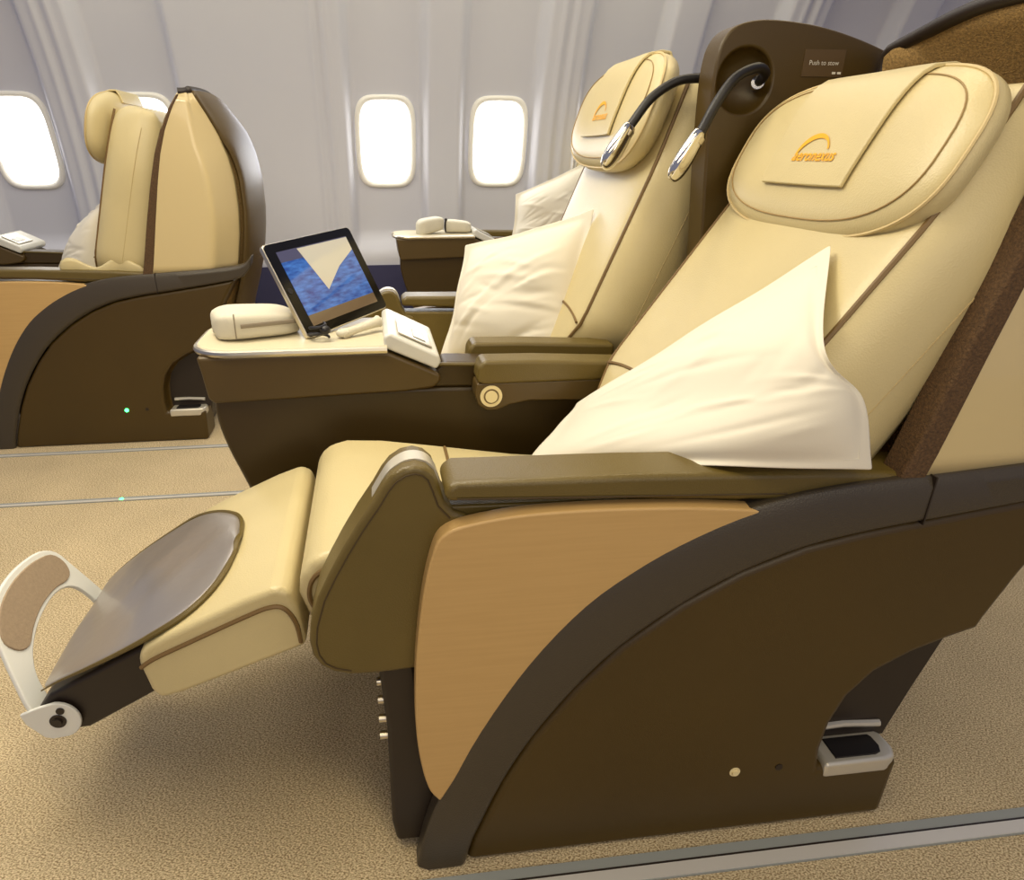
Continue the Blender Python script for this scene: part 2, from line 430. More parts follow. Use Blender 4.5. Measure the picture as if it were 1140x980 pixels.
def make_base(seat, lit):
    # side panel (near side) with the scooped recess and metal foot step; plain panel on the far side
    out = RIM_IN[:-2] + REAR
    for side in (-1, 1):
        ya, yb = (YC-.292, YC-.165) if side < 0 else (YC+.292, YC+.18)
        v, f = prism(out, ya, yb)
        o = link('side_panel', v, f, PANEL, seat)
        if side < 0:
            rec = [(.93, .385), (.86, .372), (.80, .352), (.75, .332), (.70, .302), (.668, .26), (.652, .21), (.648, .16), (.652, .116), (.95, .116)]
            cv = []
            for yy, k in ((ya-.05, 1.), (ya+.02, 1.), (ya+.045, .97), (ya+.056, .93)):
                cx, cz = .80, .15
                cv.append([(cx+(x-cx)*k, yy, max(.116, cz+(z-cz)*k)) for x, z in rec])
            boolean(o, [loft(cv)])
        md = o.modifiers.new('bevel', 'BEVEL'); md.width = .018; md.segments = 4; md.limit_method = 'ANGLE'; md.angle_limit = radians(60)
        if side < 0:
            lin = [(.662, .118), (.657, .19), (.672, .255), (.705, .298), (.75, .328), (.80, .347), (.84, .362), (.872, .372), (.848, .30), (.822, .21), (.798, .118)]
            link('recess_shade_plate', *prism(lin, ya+.052, ya+.0555), DARK, o)  # dark plate added to paint shade into the recess
            pl = [(.662, -.294), (.765, -.294), (.782, -.288), (.790, -.272), (.789, -.245), (.784, -.237), (.664, -.237)]
            ring = lambda z, k: [((x-.725)*k+.725, YC-.266+(y+.266)*k, z) for x, y in pl]
            st = link('foot_step', *loft([ring(.098, 1.01), ring(.120, 1.01), ring(.126, .97)]), STEPM, o, bevel=.005, seg=3)
            link('step_grip', *loft([[(x, y, .1262) for x, y, z in ring(0, .66)], [(x, y, .1285) for x, y, z in ring(0, .64)]]), BLACK, st)
            link('step_back_bar', *tube([(.672, YC-.242, .150), (.72, YC-.240, .150), (.782, YC-.243, .147)], .006, 8), STEPM, st)
            if lit: link('indicator_light', *disc((.511, ya+.001, .131), (0, -1, 0), .007, .003), LEDG, o)
            else:
                link('indicator_lens', *join(disc((.511, ya+.001, .131), (0, -1, 0), .0085, .002), disc((.511, ya-.001, .131), (0, -1, 0), .005, .003)), LEDOFF, o)
            link('screw', *disc((.583, ya+.001, .131), (0, -1, 0), .006, .002), DARK, o)
        if side > 0: continue
        # curved edge band
        rings = []
        dn = lambda P: [(p.x, p.z) for p in smooth_path([(x, 0, z) for x, z in P], 3)]
        pts = list(zip(dn(RIM_OUT), dn(RIM_IN)))
        for i, ((xo, zo), (xi, zi)) in enumerate(pts):
            k = min(1, max(0, (xo-.5)/.25))      # the flat top gets wider toward the rear
            yo, ym = YC+side*.300, YC+side*(.262-.022*k)
            zt = zo if i else 0
            rings.append([(xo, yo+(-side)*.008, zt), (xo-.0, ym, zt-.002), (xi+(xo-xi)*.25, ym, zi+(zo-zi)*.25), (xi, YC+side*.290, zi), (xi-(xi-xo)*.1, YC+side*.2995, zi+(zo-zi)*.1), (xo+(xi-xo)*.22, yo-side*.0, zo+(zi-zo)*.22)])
        link('edge_band', *loft(rings), RIM, seat, bevel=.009, seg=4)
        link('edge_band_joint', *box((.6925, YC+side*.3012, .556), (.6945, YC+side*.25, .6246)) , DARK, seat)
        # tan veneer panel
        tp = smooth_path([(x, 0, z) for x, z in [(.059, .138), (.045, .16), (.036, .195), (.029, .25), (.027, .307), (.029, .38), (.034, .442), (.043, .51), (.055, .561), (.066, .581), (.088, .592), (.13, .60), (.184, .6045), (.27, .6045), (.367, .600), (.44, .593), (.50, .585)]], 3)
        tp = [(p.x, p.z) for p in tp]+[(.47, .575), (.36, .53), (.25, .45), (.15, .315), (.10, .215)]
        v, f = prism(tp, YC+side*.295, YC+side*.268)
        link('veneer_panel', v, f, TAN, seat, bevel=.005, seg=3)
        # leather wrapped front cap of the armrest
        cp = [(.003, .361), (-.030, .360), (-.056, .361), (-.078, .368), (-.094, .380), (-.103, .398), (-.1055, .420), (-.102, .447), (-.090, .487), (-.074, .520), (-.056, .553), (-.035, .588), (-.014, .619), (-.003, .638), (.008, .652), (.022, .661), (.037, .664), (.050, .660), (.060, .650), (.066, .634), (.072, .614), (.083, .600), (.104, .592), (.104, .42), (.045, .364)]
        v, f = prism(cp, YC+side*.271, YC+side*.202)
        cap = link('armrest_front_cap', v, f, OLIVE, seat, bevel=.008, seg=4)
        ins = []
        for k in range(2, 22):                   # stitch line set in from the edge
            (xa, za), (xb, zb) = cp[k-1], cp[k+1]; L_ = math.hypot(xb-xa, zb-za)
            ins.append((cp[k][0]+(zb-za)/L_*.0095, YC+side*.2714, cp[k][1]-(xb-xa)/L_*.0095))
        link('stitching', *tube(ins, .0011, 5), STITCH, cap)
        band = [(-.020, .609), (-.006, .633), (.006, .651), (.022, .6625), (.037, .6655), (.052, .661), (.062, .649), (.0675, .632)]
        sp = smooth_path([(x, 0, z) for x, z in band], 4)
        rg = [[(p.x, YC+side*.252, p.z), (p.x, YC+side*.226, p.z), (p.x*.9+.003, YC+side*.226, p.z-.014), (p.x*.9+.003, YC+side*.252, p.z-.014)] for p in sp]
        link('chrome_band', *loft(rg), STEPM, cap)
        # arm pad
        ap = [(.071, .620), (.30, .609), (.56, .590), (.70, .586), (.72, .60), (.70, .622), (.55, .632), (.30, .642), (.085, .646), (.071, .638)]
        v, f = prism(ap, YC+side*.284, YC+side*.206)
        pad = link('arm_pad', v, f, OLIVE, seat, bevel=.012, seg=4)
        link('stitching', *tube([(.085+.42*i/8, YC+side*.2842, (.6245-.019*i/8)) for i in range(9)], .0011, 5), STITCH, pad)
        v, f = prism([(.071, .37), (.60, .37), (.60, .59), (.071, .604)], YC+side*.262, YC+side*.206)
        link('armrest_body', v, f, OLIVE, seat, bevel=.004)
        if side < 0:
            v, f = prism([(-.02, .37), (.03, .37), (.058, .09), (.050, .02), (-.006, .02), (-.012, .06), (-.012, .25)], YC-.262, YC-.215)
            pil = link('front_pillar', v, f, DARK, seat, bevel=.008)
            for z in (.325, .292, .257, .225):
                link('pillar_stud', *disc((-.012, YC-.245, z), (-1, 0, 0), .006, .011, 14), SILVER, pil)
    # plinth and seat pan between the panels
    v, f = prism([(.10, .03), (.78, .03), (.84, .38), (.86, .44), (.02, .37), (.06, .25)], YC-.20, YC+.20)
    link('seat_base', v, f, DARK, seat, bevel=.01)

def make_mid_armrest(seat):
    """armrest on the console side with a round recline button"""
    v, f = prism([(.185, .60), (.188, .63), (.198, .642), (.30, .640), (.45, .632), (.50, .63), (.50, .598), (.40, .595), (.20, .595)], 1.208, 1.268)
    a = link('inner_armrest', v, f, OLIVE, seat, bevel=.010, seg=4)
    v, f = prism([(.185, .597), (.182, .575), (.188, .553), (.205, .541), (.225, .541), (.25, .551), (.29, .558), (.36, .556), (.50, .55), (.50, .597)], 1.212, 1.264)
    b = link('armrest_side', v, f, BROWN, a, bevel=.004)
    bt = link('recline_button', *join(disc((.213, 1.2125, .571), (0, -1, 0), .0215, .003, 28), disc((.213, 1.210, .571), (0, -1, 0), .0118, .004, 24)), LEDOFF, a)
    link('button_groove', *disc((.213, 1.2096, .571), (0, -1, 0), .0150, .0008, 28), STITCHG2, bt)

def make_cushion(seat):
    pf = [(-.085, .375), (-.112, .40), (-.124, .44), (-.120, .475), (-.100, .498), (-.065, .507), (0, .503), (.10, .487), (.25, .462), (.40, .446), (.42, .40), (.40, .375), (.1, .37)]
    v, f = prism(pf, YC-.196, YC+.205)
    c = link('seat_cushion', v, f, CREAM, seat, bevel=.020, seg=5)
    path = smooth_path([(.02, YC-.197, .474), (-.05, YC-.198, .489), (-.085, YC-.198, .482), (-.104, YC-.198, .465), (-.108, YC-.198, .435), (-.09, YC-.198, .405), (-.06, YC-.198, .39), (-.03, YC-.198, .385)], 5)
    link('piping', *tube(path, .0036, 6), CREAMD, c)
    link('cushion_seam', *tube([(.118, YC-.17+.36*i/8, .4845+.0005) for i in range(9)], .003, 6), CREAMD, c)
    link('piping', *tube([(x, YC+.193, z+.001) for x, z in ((-.04, .497), (.0, .494), (.10, .478), (.25, .453), (.38, .44))], .003, 6), CREAMD, c)

def make_legrest(seat):
    pf = [(-.120, .352), (-.128, .42), (-.136, .446), (-.155, .454), (-.20, .438), (-.26, .411), (-.31, .388), (-.340, .372), (-.352, .358), (-.353, .34), (-.345, .295), (-.335, .276), (-.30, .285)]
    v, f = prism(pf, YC-.192, YC+.212)
    c = link('leg_rest', v, f, CREAM, seat, bevel=.012, seg=4)
    path = smooth_path([(-.350, YC+.2125, .338), (-.33, YC+.211, .358), (-.28, YC+.209, .384), (-.20, YC+.209, .421), (-.165, YC+.209, .436), (-.145, YC+.21, .43)], 5)
    link('piping', *tube(path, .0034, 6), CREAMD, c)
    path = smooth_path([(-.350, YC-.1925, .338), (-.33, YC-.193, .352), (-.28, YC-.193, .375), (-.20, YC-.193, .411), (-.165, YC-.193, .424), (-.145, YC-.193, .42), (-.132, YC-.193, .395), (-.128, YC-.192, .36)], 5)
    link('piping', *tube(path, .0034, 6), CREAMD, c)
    # extending foot board
    v, f = prism([(-.515, .252), (-.24, .395), (-.20, .33), (-.47, .182), (-.51, .178), (-.535, .195), (-.538, .225)], YC-.135, YC+.14)
    t = link('foot_board', v, f, DARK, seat, bevel=.008)
    # leather flap: wide at the front, a rounded tongue over the leg rest
    z_of = lambda x: .262+(x+.52)*.60 if x < -.33 else .374+(x+.33)*.46
    lf = [(-.520, .846, 1.128), (-.49, .838, 1.150), (-.45, .822, 1.158), (-.40, .810, 1.164), (-.36, .803, 1.164), (-.33, .804, 1.150), (-.30, .812, 1.128), (-.275, .828, 1.100), (-.255, .856, 1.070), (-.243, .895, 1.035), (-.238, .94, .99)]
    rows = []; nj = 14
    for x, y0, y1 in lf:
        row = []
        for j in range(nj+1):
            k = j/nj; y = y0+(y1-y0)*k
            w = (.0048*sin(6*k+x*36)+.0022*sin(13*k-x*62+1))*max(0, 1-abs(x+.41)/.17)*sin(pi*k)**.5
            row.append((x, y, z_of(x)+.004+.006*min(1, (x+.52)/.06)+w+.005*sin(pi*k)))
        rows.append(row)
    v = [p for r in rows for p in r]; q = nj+1
    f = [[i*q+j, i*q+j+1, (i+1)*q+j+1, (i+1)*q+j] for i in range(len(rows)-1) for j in range(nj)]
    fl = link('foot_board_flap', v, f, TRAYL, t, solid=.006, sub=2)
    edge = [r[0] for r in rows]+rows[-1][1:-1]+[r[-1] for r in rows[::-1]]
    link('flap_edging', *tube(smooth_path(edge, 3), lambda t: .0012+.0033*min(1, min(t, 1-t)/.16), 6), OLIVE, fl)
    # folding white bracket with an oval pad
    P0 = Vector((-.528, 0, .195)); d = Vector((-.41, 0, .912))
    def bp(y, t, n=0.):
        p = P0+d*t; nn = Vector((-.912, 0, -.41)); return (p.x+nn.x*n, y, p.z+nn.z*n)
    outl = [(.850, -.012), (.842, .015), (.845, .046), (.858, .080), (.877, .122), (.902, .164), (.945, .190), (.99, .197), (1.035, .195), (1.085, .184), (1.116, .160), (1.127, .122), (1.137, .08), (1.146, .035), (1.146, -.012)]
    inn = [(.885, -.012), (.884, .015), (.888, .038), (.896, .060), (.910, .078), (.930, .093), (.960, .106), (.99, .113), (1.025, .116), (1.055, .113), (1.080, .103), (1.098, .085), (1.108, .058), (1.112, .025), (1.112, -.012)]
    rings = []
    for (yo, to), (yi, ti) in zip(smooth_path([(a, b, 0) for a, b in outl], 3), smooth_path([(a, b, 0) for a, b in inn], 3)) if False else [((a.x, a.y), (b.x, b.y)) for a, b in zip(smooth_path([(a, b, 0) for a, b in outl], 3), smooth_path([(a, b, 0) for a, b in inn], 3))]:
        rings.append([bp(yo, to, -.004), bp(yi, ti, -.004), bp(yi, ti, .004), bp(yo, to, .004)])
    br = link('foot_bracket', *loft(rings), BRACK, t, bevel=.003, seg=2)
    po = [(.892, .136), (.903, .110), (.925, .101), (.952, .112), (.985, .121), (1.02, .124), (1.055, .121), (1.085, .113), (1.106, .118), (1.112, .140), (1.098, .166), (1.06, .180), (1.02, .186), (.98, .186), (.94, .178), (.908, .160)]
    sp = smooth_path([(a, b, 0) for a, b in po], 3, closed=True)
    pd = [[bp(p.x, p.y, -.0065) for p in sp], [bp(p.x, p.y, .0065) for p in sp]]
    link('bracket_pad', *loft(pd), GREYPAD, br, bevel=.002, seg=2)
    for side, yy in ((-1, .846), (1, 1.134)):
        el = [(-.558, .227), (-.553, .208), (-.532, .180), (-.520, .176)]+[(-.505+.031*cos(radians(a)), .211+.033*sin(radians(a))) for a in range(-88, 100, 12)]+[(-.530, .238)]
        v, f = prism(el, yy, yy+side*.006)
        e = link('pivot_plate', v, f, BRACK, br, bevel=.002)
        link('pivot_bolt', *join(disc((-.506, yy+side*.006, .211), (0, side, 0), .012, .002), disc((-.506, yy+side*.008, .211), (0, side, 0), .0065, .003)), DARK, e)
        link('pivot_screw', *disc((-.499, yy+side*.006, .230), (0, side, 0), .006, .002), DARK, e)

def make_seat(label, dx, dy, m, B, L, head, legs, lit=False, mid=True, group='airline seats'):
    global FR, ORG
    FR = Frame(dx, dy, m); ORG = (XC, YC, 0)
    root = empty('airline_seat', (XC+dx, dy, 0), label, 'seat', group)
    make_base(root, lit); make_cushion(root)
    make_backrest(B, L, root); make_headrest(head[0], head[1], root); make_shell(root)
    if mid: make_mid_armrest(root)
    if legs: make_legrest(root)
    else:
        v, f = prism([(-.02, .36), (-.085, .37), (-.10, .34), (-.085, .12), (-.06, .10), (-.02, .11)], YC-.19, YC+.19)
        link('leg_rest', v, f, CREAM, root, bevel=.015, seg=4)
    ORG = (0, 0, 0); FR = Frame()
    return root

near = make_seat('reclined cream leather seat nearest the camera with its foot board and white bracket extended', 0, YC, 1,
                 (.284, .40, radians(35)), .86, ((.662, YC, 1.005), radians(25)), True)
second = make_seat('half reclined cream leather seat behind the console and tablet, square white pillow against its back', 0, 1.625, -1,
                   (.336, .40, radians(22)), .83, ((.545, YC, 1.088), radians(19)), False)
left = make_seat('upright cream leather seat at left with a lit green light on its side panel', -1.44, YC+1.77, 1,
                 (.405, .40, radians(17)), .80, ((.545, YC, 1.085), radians(13)), False, lit=True, mid=False)
wseat = make_seat('cream leather seat by the windows, mostly hidden behind the second seat, with a white pillow', .44, 3.33, -1,
                  (.435, .40, radians(16)), .80, ((.615, YC, 1.085), radians(12)), False, mid=False)

wseat.location.y = 3.34; wseat.scale.y = .80
# crumpled leather skirt at the foot of the upright backrest
ORG = (XC, YC, 0)
FR = Frame()
sk = []
for i in range(13):
    x = .37+.28*i/12
    sk.append([(x, YC-.256-.006*sin(i*2.1), .60), (x+.004*sin(i*1.7), YC-.262-.006*sin(i*1.3), .66+.02*sin(i*.9)), (x, YC-.25, .665+.02*sin(i*.9)), (x, YC-.24, .60)])
link('backrest_skirt', *loft(sk), CREAM, left, sub=1)
ORG = (0, 0, 0)

# ------------------------------------------------------------------ consoles between the seats
def make_console(label, dx, dy, group):
    global ORG, FR
    ORG = (0, 1.37, 0); FR = Frame(dx, dy, 1)
    root = empty('seat_console', (dx, 1.37+dy, 0), label, 'console', group)
    # pedestal wall that runs from the floor back between the seats
    w = smooth_path([(-.318, 0, .575), (-.318, 0, .52), (-.305, 0, .46), (-.285, 0, .40), (-.25, 0, .30), (-.20, 0, .18), (-.14, 0, .08), (-.08, 0, .0)], 3)
    out = [(p.x, p.z) for p in w]+[(.62, 0), (.62, .56), (.11, .575)]
    v, f = prism(out, 1.272, 1.345)
    link('pedestal', v, f, DARK2, root, bevel=.012, seg=3)
    v, f = prism([(.08, .575), (.60, .56), (.60, .605), (.13, .625), (.10, .60)], 1.270, 1.34)
    link('upper_rail', v, f, DARK2, root, bevel=.006)
    link('rail_trim', *tube([(.10, 1.27, .622), (.19, 1.27, .618), (.30, 1.27, .612)], .004, 6), OLIVE, root)
    # drawer-like box under the table top
    y0, y1 = 1.252, 1.485
    bx = [(-.330, .628), (-.323, .572), (-.312, .562), (.05, .572), (.105, .578), (.120, .590), (.120, .606), (.020, .653), (-.01, .655), (-.335, .655)]
    v, f = prism(bx, y0, y1)
    link('table_box', v, f, BROWN, root, bevel=.012, seg=3)
    # table top with rounded front corners
    pl = []
    r = .075
    for i in range(9):
        a = pi+pi/2*i/8; pl.append((-.345+r+r*cos(a), y0-.006+r+r*sin(a)))
    pl += [(.018, y0-.006), (.018, y1+.006)]
    for i in range(9):
        a = pi/2+pi/2*i/8; pl.append((-.345+r+r*cos(a), y1+.006-r+r*sin(a)))
    ring = lambda z, g: [(x+(g if x < 0 else 0)*(1 if x < -.2 else 0), y+(g if y < 1.37 else -g), z) for x, y in pl]
    tp = link('table_top', *loft([ring(.652, .003), ring(.655, 0), ring(.664, 0), ring(.668, .003)]), TABLE, root, ang=30)
    path = [(x, y, .660) for x, y in pl]
    link('table_edge_trim', *tube(path[9:10]+path[:9][::-1]+path[::-1][:10][::-1][1:] if False else [path[9]]+path[:9][::-1]+path[11:][::-1]+[path[10]], .0065, 8), SILVER, tp)
    # sloping end with the handset
    v, f = prism([(.012, .662), (.012, .684), (.024, .690), (.117, .644), (.121, .630), (.112, .616)], y0-.002, y1)
    he = link('console_end', v, f, PLW, root, bevel=.006, seg=3)
    dn = Vector((.44, 0, .90)); 
    def on(u, y, h): return (.030+.088*u+dn.x*h*.44, y, .6885-.0435*u+h*.9)
    lo = [on(.12, 1.275, .0), on(.86, 1.275, .0), on(.86, 1.40, .0), on(.12, 1.40, .0)]
    hi = [(x, y, z+.004) for x, y, z in lo]
    link('handset', *loft([lo, hi]), SILVER, he, bevel=.002, seg=2)
    lo = [on(.45, 1.290, .004), on(.72, 1.290, .004), on(.72, 1.36, .004), on(.45, 1.36, .004)]
    link('handset_keys', *loft([lo, [(x, y, z+.002) for x, y, z in lo]]), PLW, he, bevel=.001)
    ORG = (0, 0, 0); FR = Frame()
    return root
DARK2 = mat('console_dark_brown', (62, 46, 12), .40, bump=('noise', 500, .06))
conA = make_console('dark brown console with cream table between the two nearest seats, holding the tablet', 0, 0, 'seat consoles')
conB = make_console('dark brown console by the windows with two small cream kits on its white top', .44, 1.86, 'seat consoles')
conC = make_console('dark brown console cut by the left edge of the photo, beyond the left seat', -1.58, 1.86, 'seat consoles')

# ------------------------------------------------------------------ privacy divider with reading lights
def rt(name, *a, **k): return link(name, *a, **k)
ORG = (.8, 1.285, 0)
dv = empty('privacy_divider', (.8, 1.285, 0), 'dark brown divider between the two nearest headrests with a printed sign', 'divider')
dp = smooth_path([(.625, 0, .74), (.617, 0, .85), (.606, 0, .98), (.600, 0, 1.10), (.602, 0, 1.155), (.612, 0, 1.185), (.632, 0, 1.202), (.67, 0, 1.2105), (.72, 0, 1.210), (.78, 0, 1.203), (.84, 0, 1.190), (.90, 0, 1.172), (.96, 0, 1.149), (1.01, 0, 1.12)], 4)
out = [(p.x, p.z) for p in dp]+[(1.03, .74)]
v, f = prism(out, 1.255, 1.315)
po = link('divider_panel', v, f, PANEL, dv)
M = lambda s, t, h: (.660+s, 1.250+h, 1.120+t)
V_, F_ = [], []
boolean(po, [puck(lambda s, t, h: (.658+s+.05*h, 1.253-h, 1.118+t), .050, .052, .02, .045, 2.1, 2.2, na=40)])
md = po.modifiers.new('bevel', 'BEVEL'); md.width = .010; md.segments = 3; md.limit_method = 'ANGLE'; md.angle_limit = radians(50)
tg = link('sign_plate', *box((.760, 1.2535, 1.126), (.836, 1.256, 1.168)), TAG, dv)
v, f = text_mesh('Push to stow', .0105)
tv = [(.798+x, 1.2528, 1.144+y) for x, y, z in v]
tv2, f2 = join(*[box((a, 1.2522, 1.130), (a+.0065, 1.2528, 1.1335)) for a in (.816, .826)])
link('sign_lettering', *join((tv, f), (tv2, f2)), WTXT, tg, smooth=False)
ORG = (0, 0, 0)

def reading_light(label, path, base, bdir):
    global ORG
    ORG = base
    r = empty('reading_light', base, label, 'reading light', 'bendable reading lights')
    link('base_collar', *disc(base, bdir, .013, .012, 20, .011), CHROME, r)
    P = smooth_path(path, 8)
    link('gooseneck', *tube(P, .0085, 10), BLACK, r)
    e = P[-1]; d = (P[-1]-P[-4]).normalized()
    prof = [(-.008, .0095), (.0, .0115), (.010, .0125), (.03, .0145), (.048, .0150), (.062, .0125), (.070, .008), (.072, .003)]
    u = d.orthogonal().normalized(); w = d.cross(u)
    rings = [[tuple(e+d*h+(u*cos(2*pi*j/16)+w*sin(2*pi*j/16)*.6)*rr) for j in range(16)] for h, rr in [(h*1.15, rr*1.6) for h, rr in prof]]
    hd = link('lamp_head', *loft(rings), CHROME, r, sub=1)
    link('lamp_slot', *tube([tuple(e+d*.002), tuple(e+d*.012)], .0138, 14), SILVER, hd)
    ORG = (0, 0, 0)
    return r
reading_light('black gooseneck reading light curving out of the round recess in the divider', [(.688, 1.262, 1.118), (.682, 1.235, 1.128), (.655, 1.215, 1.134), (.615, 1.205, 1.118), (.585, 1.200, 1.080), (.568, 1.20, 1.045), (.560, 1.20, 1.030)], (.690, 1.272, 1.117), (-.4, -1, 0))
reading_light('black gooseneck reading light bending in front of the second seat headrest', [(.645, 1.322, 1.125), (.620, 1.345, 1.130), (.575, 1.350, 1.125), (.530, 1.35, 1.098), (.500, 1.35, 1.060), (.490, 1.35, 1.045)], (.652, 1.312, 1.125), (-.4, 1, 0))

# ------------------------------------------------------------------ pillows
def pillow(label, net, bulge, nrm, seed, flange=.035, back=.45):
    """net: 3x3 control points (rows bottom to top, columns left to right); body bulges along nrm, flat hem around"""
    global ORG
    if not isinstance(net[0][0], (tuple, list)):
        a, b, c, d = [Vector(p) for p in net]; net = [[a, (a+b)/2, b], [(a+d)/2, (a+b+c+d)/4, (b+c)/2], [d, (c+d)/2, c]]
    net = [[Vector(p) for p in r] for r in net]
    N = Vector(nrm).normalized(); ctr = (net[1][1]+net[-2][1])/2
    ORG = (ctr.x, ctr.y, min(p.z for r in net for p in r))
    root = empty('pillow', ORG, label, 'pillow', 'white pillows')
    rnd = random.Random(seed); ph = [rnd.uniform(0, 6.28) for _ in range(10)]
    n = 48; V, F = [], []
    Lq = lambda t: (2*(t-.5)*(t-1), 4*t*(1-t), 2*t*(t-.5))
    R = len(net)-1
    def rowmix(v):                              # catmull-rom across the rows
        k = min(R-1, int(v*R)); t = v*R-k; w = [0.]*(R+1)
        for idx, c in ((k-1, .5*(-t+2*t*t-t**3)), (k, .5*(2-5*t*t+3*t**3)), (k+1, .5*(t+4*t*t-3*t**3)), (k+2, .5*(-t*t+t**3))):
            if idx < 0: w[0] += 2*c; w[1] -= c
            elif idx > R: w[R] += 2*c; w[R-1] -= c
            else: w[idx] += c
        return w
    creases = [(rnd.uniform(.15, .85), rnd.uniform(.15, .85), rnd.uniform(-.5, .9), rnd.uniform(.10, .30), rnd.uniform(.010, .022), rnd.choice((-1, 1))) for _ in range(26)]
    def P(u, v, side):
        lu, lv = Lq(u), rowmix(v)
        p = Vector((0, 0, 0))
        for i in range(R+1):
            for j in range(3): p += net[i][j]*(lv[i]*lu[j])
        a = max(0, min(1, (min(u, 1-u)-flange*1.5)/(.5-flange*1.5))); b = max(0, min(1, (min(v, 1-v)-flange*1.5)/(.5-flange*1.5)))
        e = (1-(1-a)**2.6)**.7*(1-(1-b)**2.6)**.7
        wr = .05*sin(7*u+4*v+ph[0]+1.5*sin(5*v+ph[1]))+.04*sin(11*v-6*u+ph[2]+2*sin(4*u+ph[3]))
        for cu, cv, an, ln, wd, sg in creases:      # soft directional folds
            du, dv = u-cu, v-cv
            al = du*cos(an)+dv*sin(an); ac = -du*sin(an)+dv*cos(an)+.25*al*al
            if abs(al) < ln*2 and abs(ac) < wd*4: wr += sg*.085*math.exp(-(al/ln)**2*2)*math.exp(-(ac/wd)**2)
        hem = .003*sin(14*u+ph[5])+.003*sin(12*v+ph[6])
        h = side*bulge*(back if side < 0 else 1)*e*(1+wr)+hem*(1-e)+side*.0012
        du = (1-abs(2*v-1)**2)*(abs(2*u-1)**3)*.05; dvv = (1-abs(2*u-1)**2)*(abs(2*v-1)**3)*.05
        return p+N*h+(ctr-p)*(du+dvv)
    for side in (1, -1):
        o = len(V)
        for i in range(n+1):
            for j in range(n+1): V.append(tuple(P(i/n, j/n, side)))
        F += [[o+i*(n+1)+j, o+i*(n+1)+j+1, o+(i+1)*(n+1)+j+1, o+(i+1)*(n+1)+j] for i in range(n) for j in range(n)]
    q = n+1; o2 = q*q
    ed = [i for i in range(q)]+[i*q+n for i in range(1, q)]+[n*q+j for j in range(n-1, -1, -1)]+[i*q for i in range(n-1, 0, -1)]
    F += [[ed[i], ed[(i+1) % len(ed)], o2+ed[(i+1) % len(ed)], o2+ed[i]] for i in range(len(ed))]
    link('pillow_case', V, F, WHITEC, root, sub=1)
    f = flange*1.35
    hem = [P(f+(1-2*f)*t, f, 1) for t in [i/20 for i in range(21)]]+[P(1-f, f+(1-2*f)*t, 1) for t in [i/20 for i in range(1, 21)]]+[P(1-f-(1-2*f)*t, 1-f, 1) for t in [i/20 for i in range(1, 21)]]+[P(f, 1-f-(1-2*f)*t, 1) for t in [i/20 for i in range(1, 20)]]
    link('hem_stitching', *tube([tuple(p) for p in hem], .0007, 5, closed=True), WHITES, root)
    ORG = (0, 0, 0)
    return root
WHITES = mat('hem_thread', (226, 220, 204), .8)
pillow('large white pillow slumped on the near reclined seat and its arm pad', [[(.262, 1.11, .470), (.386, .74, .627), (.597, .68, .642)], [(.295, 1.14, .505), (.448, .79, .670), (.578, .688, .733)], [(.334, 1.16, .533), (.466, .88, .711), (.524, .705, .793)], [(.370, 1.17, .564), (.496, .99, .753), (.603, .855, .890)]], .055, (-.55, -.62, .55), 3, .035, .2)
pillow('white pillow propped upright on the second seat behind the console', [(.155, 1.70, .49), (.47, 1.50, .535), (.515, 1.60, .885), (.235, 1.78, .785)], .07, (-.72, -.62, .3), 5)
pillow('bright white pillow on the seat by the windows, right of the two small kits', [(.64, 3.22, .60), (.98, 3.12, .60), (1.00, 3.15, .99), (.665, 3.25, .83)], .07, (-.4, -.9, .1), 9)
pillow('white pillow leaning on the upright left seat, only its corner in view', [(-1.22, 2.72, .53), (-.99, 2.60, .56), (-.93, 2.62, .85), (-1.04, 2.78, .80)], .05, (-.5, -.8, .2), 11)

